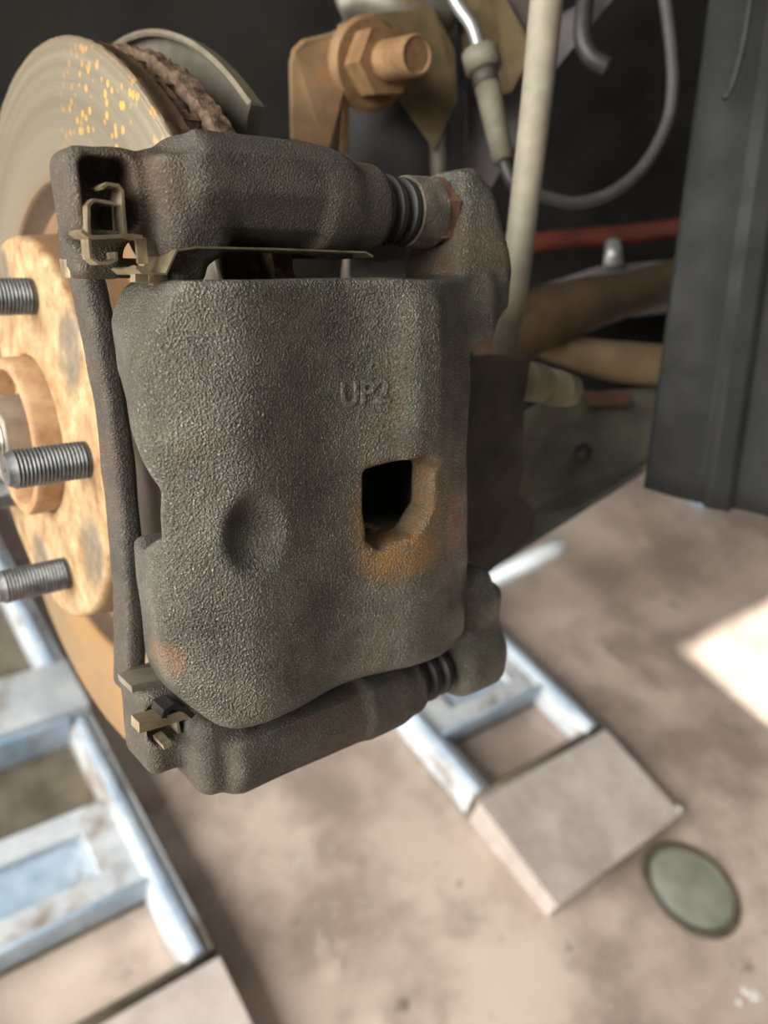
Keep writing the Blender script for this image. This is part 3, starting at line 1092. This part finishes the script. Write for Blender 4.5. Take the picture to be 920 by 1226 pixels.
# ------------------------------------------------------------------ steering knuckle behind the caliper
KN = Frame('steering_knuckle', 'dark iron knuckle lug with a threaded bolt behind the caliper', 'knuckle', (140, 0, 100), local=True)
kp = [XT(a, b, 118) for a, b in [(520, 440), (600, 432), (632, 428), (648, 440), (655, 462), (646, 482), (628, 492), (626, 540), (628, 560), (618, 600), (600, 640), (520, 660)]]
KN.mesh('lug', *prism(kp, 2, 96, 118), M['knuckle'], False)
kp = [XT(a, b, 112) for a, b in [(520, 600), (570, 600), (622, 592), (641, 612), (640, 640), (612, 664), (575, 694), (520, 690)]]
KN.mesh('lower_lug', *prism(kp, 2, 92, 112), M['knuckle'], False)
bm_ = KN
a = onR(626, 456, 116); b = onR(685, 468, 112)
ax = b - a
L = np.linalg.norm(ax)
pf = [(0, .5), (0, 8.4), (L * .30, 8.4), (L * .30, 7.4)]
x = L * .32
while x < L * .72:
    pf += [(x, 6.9), (x + .9, 7.8)]
    x += 1.8
pf += [(L * .76, 7.4), (L * .95, 7.0), (L, 5.6), (L, .5)]
KN.mesh('lug_bolt', *lathe(pf, 32, a, axis=ax), M['bolt_dust'], 'auto')
# knuckle upright running from the hub up to the strut
V, F = tube([(95, -10, -60), (100, 0, 0), (112, 12, 70), (122, 26, 110)], [34, 40, 26, 22], 16, sub=5)
kn2 = np.array(V)
kn2 = np.stack([kn2[:, 0], kn2 @ ET, kn2 @ ER], 1)
KN.mesh('upright', kn2, F, M['knuckle'])

# ------------------------------------------------------------------ strut with clevis and bolt
ST = Frame('suspension_strut', 'dark strut with rusty orange clevis bracket and large bolt above the caliper', 'strut', W(450, 200, 400))


def pslab(pts, Dn, th, push=(0.55, 0.6, 0.0)):
    return slab([W(a, b, d) for a, b, d in pts], push, th)


ST.mesh('clevis_plate', *pslab([(352, 185, 372), (350, 78, 372), (354, 62, 372), (366, 50, 373), (400, 42, 378), (420, 32, 382), (416, 90, 380), (404, 140, 378), (392, 185, 376)], 0, 9, (.35, .9, 0)), M['strut_rust'], False)
ST.mesh('clevis_edge', *pslab([(412, 34, 383), (430, 27, 386), (424, 60, 386), (418, 110, 384), (418, 185, 382), (409, 185, 379), (410, 110, 380)], 0, 14, (.35, .9, 0)), M['strut_rust'], False)
ST.mesh('flange_plate', *pslab([(412, 34, 388), (440, 18, 390), (520, 10, 402), (545, 60, 410), (548, 120, 412), (520, 180, 408), (470, 110, 400), (430, 110, 392), (416, 100, 390)], 0, 10, (.5, .8, 0)), M['yellow_rust'], False)
ST.mesh('strut_body', *tube([W(470, -160, 440), W(475, 60, 440), W(478, 330, 440)], [30, 29, 28], 28), M['strut_dark'])
ST.mesh('strut_rib', *tube([W(520, 100, 415), W(526, 180, 415), W(530, 300, 415)], 5, 10), M['knuckle'])
a, b = W(440, 78, 385), W(500, 66, 352)
ax = b - a
L = np.linalg.norm(ax)
ST.mesh('washer', *lathe([(-4, .5), (-4, 20), (2, 21), (4, 19), (4, .5)], 32, a, axis=ax), M['bolt_rust'], 'auto')
e1 = ax / L
h = np.cross(e1, [0, 0, 1.]); h /= np.linalg.norm(h); g = np.cross(e1, h)
hx = [a + e1 * 4 + 15.5 * (math.cos(math.radians(60 * k + 10)) * h + math.sin(math.radians(60 * k + 10)) * g) for k in range(6)]
ST.mesh('nut', *slab(hx, e1, 14), M['bolt_rust'], False)
ST.mesh('bolt_end', *lathe([(10, .5), (10, 9), (L * .98, 8.6), (L, 7.6), (L - 1, 6.6), (L - 1, .5)], 28, a, axis=ax), M['bolt_rust'], 'auto')
# rusty knuckle pieces at the top edge of the picture
ST.mesh('bracket_arm', *tube([W(410, 12, 420), W(440, -2, 415), W(480, 10, 412), W(540, 14, 420)], [9, 11, 10, 9], 12, sub=4), M['shield'])
ST.mesh('spring_seat', *pslab([(545, -40, 430), (585, -40, 430), (640, 60, 430), (612, 110, 430), (575, 120, 428), (556, 70, 426)], 0, 10, (.5, .8, 0)), M['yellow_rust'], False)
ST.mesh('spring_seat', *pslab([(600, -40, 440), (645, -40, 440), (640, 30, 440), (622, 62, 438), (600, 30, 436)], 0, 8, (.5, .8, 0)), M['shield'], False)
ST.mesh('painted_tower', *pslab([(560, 110, 455), (600, 60, 455), (650, 30, 455), (750, -20, 455), (700, 40, 455), (652, 100, 455), (620, 170, 455), (588, 225, 455), (560, 225, 455)], 0, 8, (.5, .8, 0)), M['lavender'], False)

# thick beige link rod
P = [W(668, -110, 322), W(655, 0, 322), W(644, 110, 322), (W(630, 230, 322)), W(617, 340, 324), W(608, 400, 338), W(602, 460, 352)]
single('link_rod', 'dusty beige rod running down beside the caliper ear', 'rod', *tube(P, [6.9, 6.8, 6.4, 6.0, 5.7, 5.6, 5.5], 20, sub=5), M['hose'])

# sensor and its cable
SN = Frame('wheel_sensor', 'dusty wheel speed sensor plug hanging on a thin steel line', 'sensor', W(600, 200, 385))
SN.mesh('steel_line', *tube([W(520, -60, 385), W(545, 0, 385), W(566, 32, 385), W(576, 66, 385)], 3.2, 12, sub=6), M['steel_line'])
a, b = W(576, 60, 385), W(604, 196, 385)
u = (b - a)
SN.mesh('collar', *tube([W(575, 62, 385), W(580, 84, 385)], [9, 9], 20), M['sensor'])
SN.mesh('neck', *tube([W(580, 84, 385), W(585, 104, 385)], [6, 6], 18), M['knuckle'])
SN.mesh('plug_body', *tube([W(584, 103, 385), W(590, 130, 385), W(603, 192, 385)], [6.2, 6.0, 5.2], 20), M['sensor'])
SN.mesh('tail', *tube([W(603, 192, 385), W(616, 222, 385), W(640, 238, 390)], 3.2, 12, sub=4), M['rubber'])
P = [W(636, 230, 400), W(660, 238, 402), W(690, 243, 405), W(730, 232, 408), W(770, 200, 412), W(798, 150, 415), W(806, 100, 416), (W(802, 40, 418)), W(794, -20, 420), W(786, -90, 420)]
single('cable', 'grey cable looping down in a wide curve in the wheel well', 'cable', *tube(P, 3.2, 14, sub=6), M['wire'])
P = [W(712, -60, 440), W(700, 10, 440), W(698, 45, 440), W(708, 68, 440), W(728, 80, 440)]
single('hose', 'short black hose hooking downward behind the beige rod', 'hose', *tube(P, 5, 14, sub=5), M['rubber'])
P = [W(436, -60, 470), W(424, 0, 470), W(412, 30, 470), W(405, 46, 460)]
single('brake_line', 'thin dark line rising above the rusty clevis', 'brake line', *tube(P, 2.2, 10, sub=4), M['wire'])

# ------------------------------------------------------------------ wheel arch liner, splash panel and underbody
def sheet(cols, rows, fn, nrm, th):
    V, F = [], []
    for s in (0, 1):
        for j in range(rows + 1):
            for i in range(cols + 1):
                V.append(tuple(np.array(fn(i / cols, j / rows)) + np.array(nrm) * th * s))
    n = (cols + 1) * (rows + 1)
    for j in range(rows):
        for i in range(cols):
            a = j * (cols + 1) + i
            F.append((a, a + 1, a + cols + 2, a + cols + 1))
            F.append((n + a, n + a + cols + 1, n + a + cols + 2, n + a + 1))
    for i in range(cols):
        for a in (i, rows * (cols + 1) + i):
            F.append((a, n + a, n + a + 1, a + 1))
    for j in range(rows):
        for a in (j * (cols + 1), j * (cols + 1) + cols):
            F.append((a, a + cols + 1, n + a + cols + 1, n + a))
    return V, F


def arch(u, v_):
    # half-round liner over the wheel: u along X, v along the arch from rear low to the front top
    x = -50 + 470 * u
    a = math.radians(-6 + 108 * v_)
    r = 400 + 6 * math.sin(u * 40) * (1 if abs(u - .22) < .04 else 0)
    return (x, r * math.cos(a), r * math.sin(a))


single('wheel_arch_liner', 'matte black wheel arch liner behind the brake disc', 'liner', *sheet(40, 30, arch, (0, 0, 0.0), 0) if False else sheet(40, 30, arch, (0, 2.5, 2.5), 1), M['liner'])

BLc, BRc, TLc, TRc = W(771, 584, 430), W(1040, 650, 395), W(868, -140, 430), W(1160, -140, 400)


def panel(u, v_):
    p = (BLc * (1 - u) + BRc * u) * (1 - v_) + (TLc * (1 - u) + TRc * u) * v_
    f = 3.0 * math.sin(u * 9) + (6 if .28 < u < .40 else 0)
    n = np.array([-.75, -.55, .1])
    return p + n * f


SP = Frame('splash_panel', 'large dark grey splash panel on the right of the wheel well', 'panel', BLc)
SP.mesh('panel_sheet', *sheet(48, 20, panel, (.8, .5, 0), 4), M['panel'])
P = [W(904, -40, 402), W(893, 40, 402), W(878, 100, 404), W(868, 118, 405)]
SP.mesh('seam_strip', *tube(P, 1.8, 8, sub=3), M['rubber'])

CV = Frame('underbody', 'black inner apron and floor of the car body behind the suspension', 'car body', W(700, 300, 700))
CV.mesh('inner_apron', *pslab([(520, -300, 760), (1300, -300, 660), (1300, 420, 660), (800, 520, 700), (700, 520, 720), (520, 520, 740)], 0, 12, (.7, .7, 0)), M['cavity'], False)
CV.mesh('apron_shelf', *pslab([(640, 345, 640), (720, 318, 640), (830, 310, 640), (830, 360, 630), (640, 380, 630)], 0, 30, (.5, .5, -.5)), M['lavender'], False)
CV.mesh('shelf_bolt', *tube([W(735, 318, 628), W(735, 288, 628)], [8, 6], 14), M['steel_line'])
single('red_hose', 'red rubber hose at the back of the dark wheel well', 'hose', *tube([W(590, 294, 650), W(700, 285, 650), (W(760, 280, 650)), W(860, 268, 650)], 8, 14, sub=5), M['red'])
single('control_arm', 'rusty brown control arm reaching inboard behind the caliper', 'control arm',
       *tube([W(585, 420, 470), W(640, 385, 480), W(700, 365, 500), W(760, 350, 520), W(850, 322, 560)], [19, 19, 17, 14, 14], 18, sub=5), M['arm'])
single('tie_rod', 'lighter rusted tie rod under the control arm', 'tie rod',
       *tube([W(640, 410, 500), W(700, 425, 500), W(750, 434, 500), W(850, 440, 505)], [7, 11, 13, 13], 16, sub=5), M['arm2'])
SF = Frame('subframe', 'grey-green crossmember below the tie rod next to the splash panel', 'subframe', W(700, 600, 520))
SF.mesh('crossmember', *pslab([(560, 500, 500), (650, 475, 500), (700, 470, 505), (800, 462, 515), (860, 500, 520), (860, 535, 520), (775, 556, 520), (700, 590, 510), (640, 600, 500), (560, 640, 490)], 0, 60, (.6, .5, -.4)), M['sub'], False)
SF.mesh('lower_skirt', *pslab([(540, 650, 492), (640, 602, 498), (700, 590, 507), (775, 555, 518), (772, 566, 500), (690, 618, 492), (570, 694, 480), (540, 712, 478)], 0, 6, (.4, .4, .7)), M['sub'], False)
SF.mesh('mount_bolt', *tube([W(700, 540, 500), W(697, 543, 490)], 5, 12), M['rubber'])
SF.mesh('mount_pad', *pslab([(700, 468, 498), (755, 470, 500), (755, 484, 500), (704, 486, 498)], 0, 12, (.6, .5, -.4)), M['red_brown'], False)
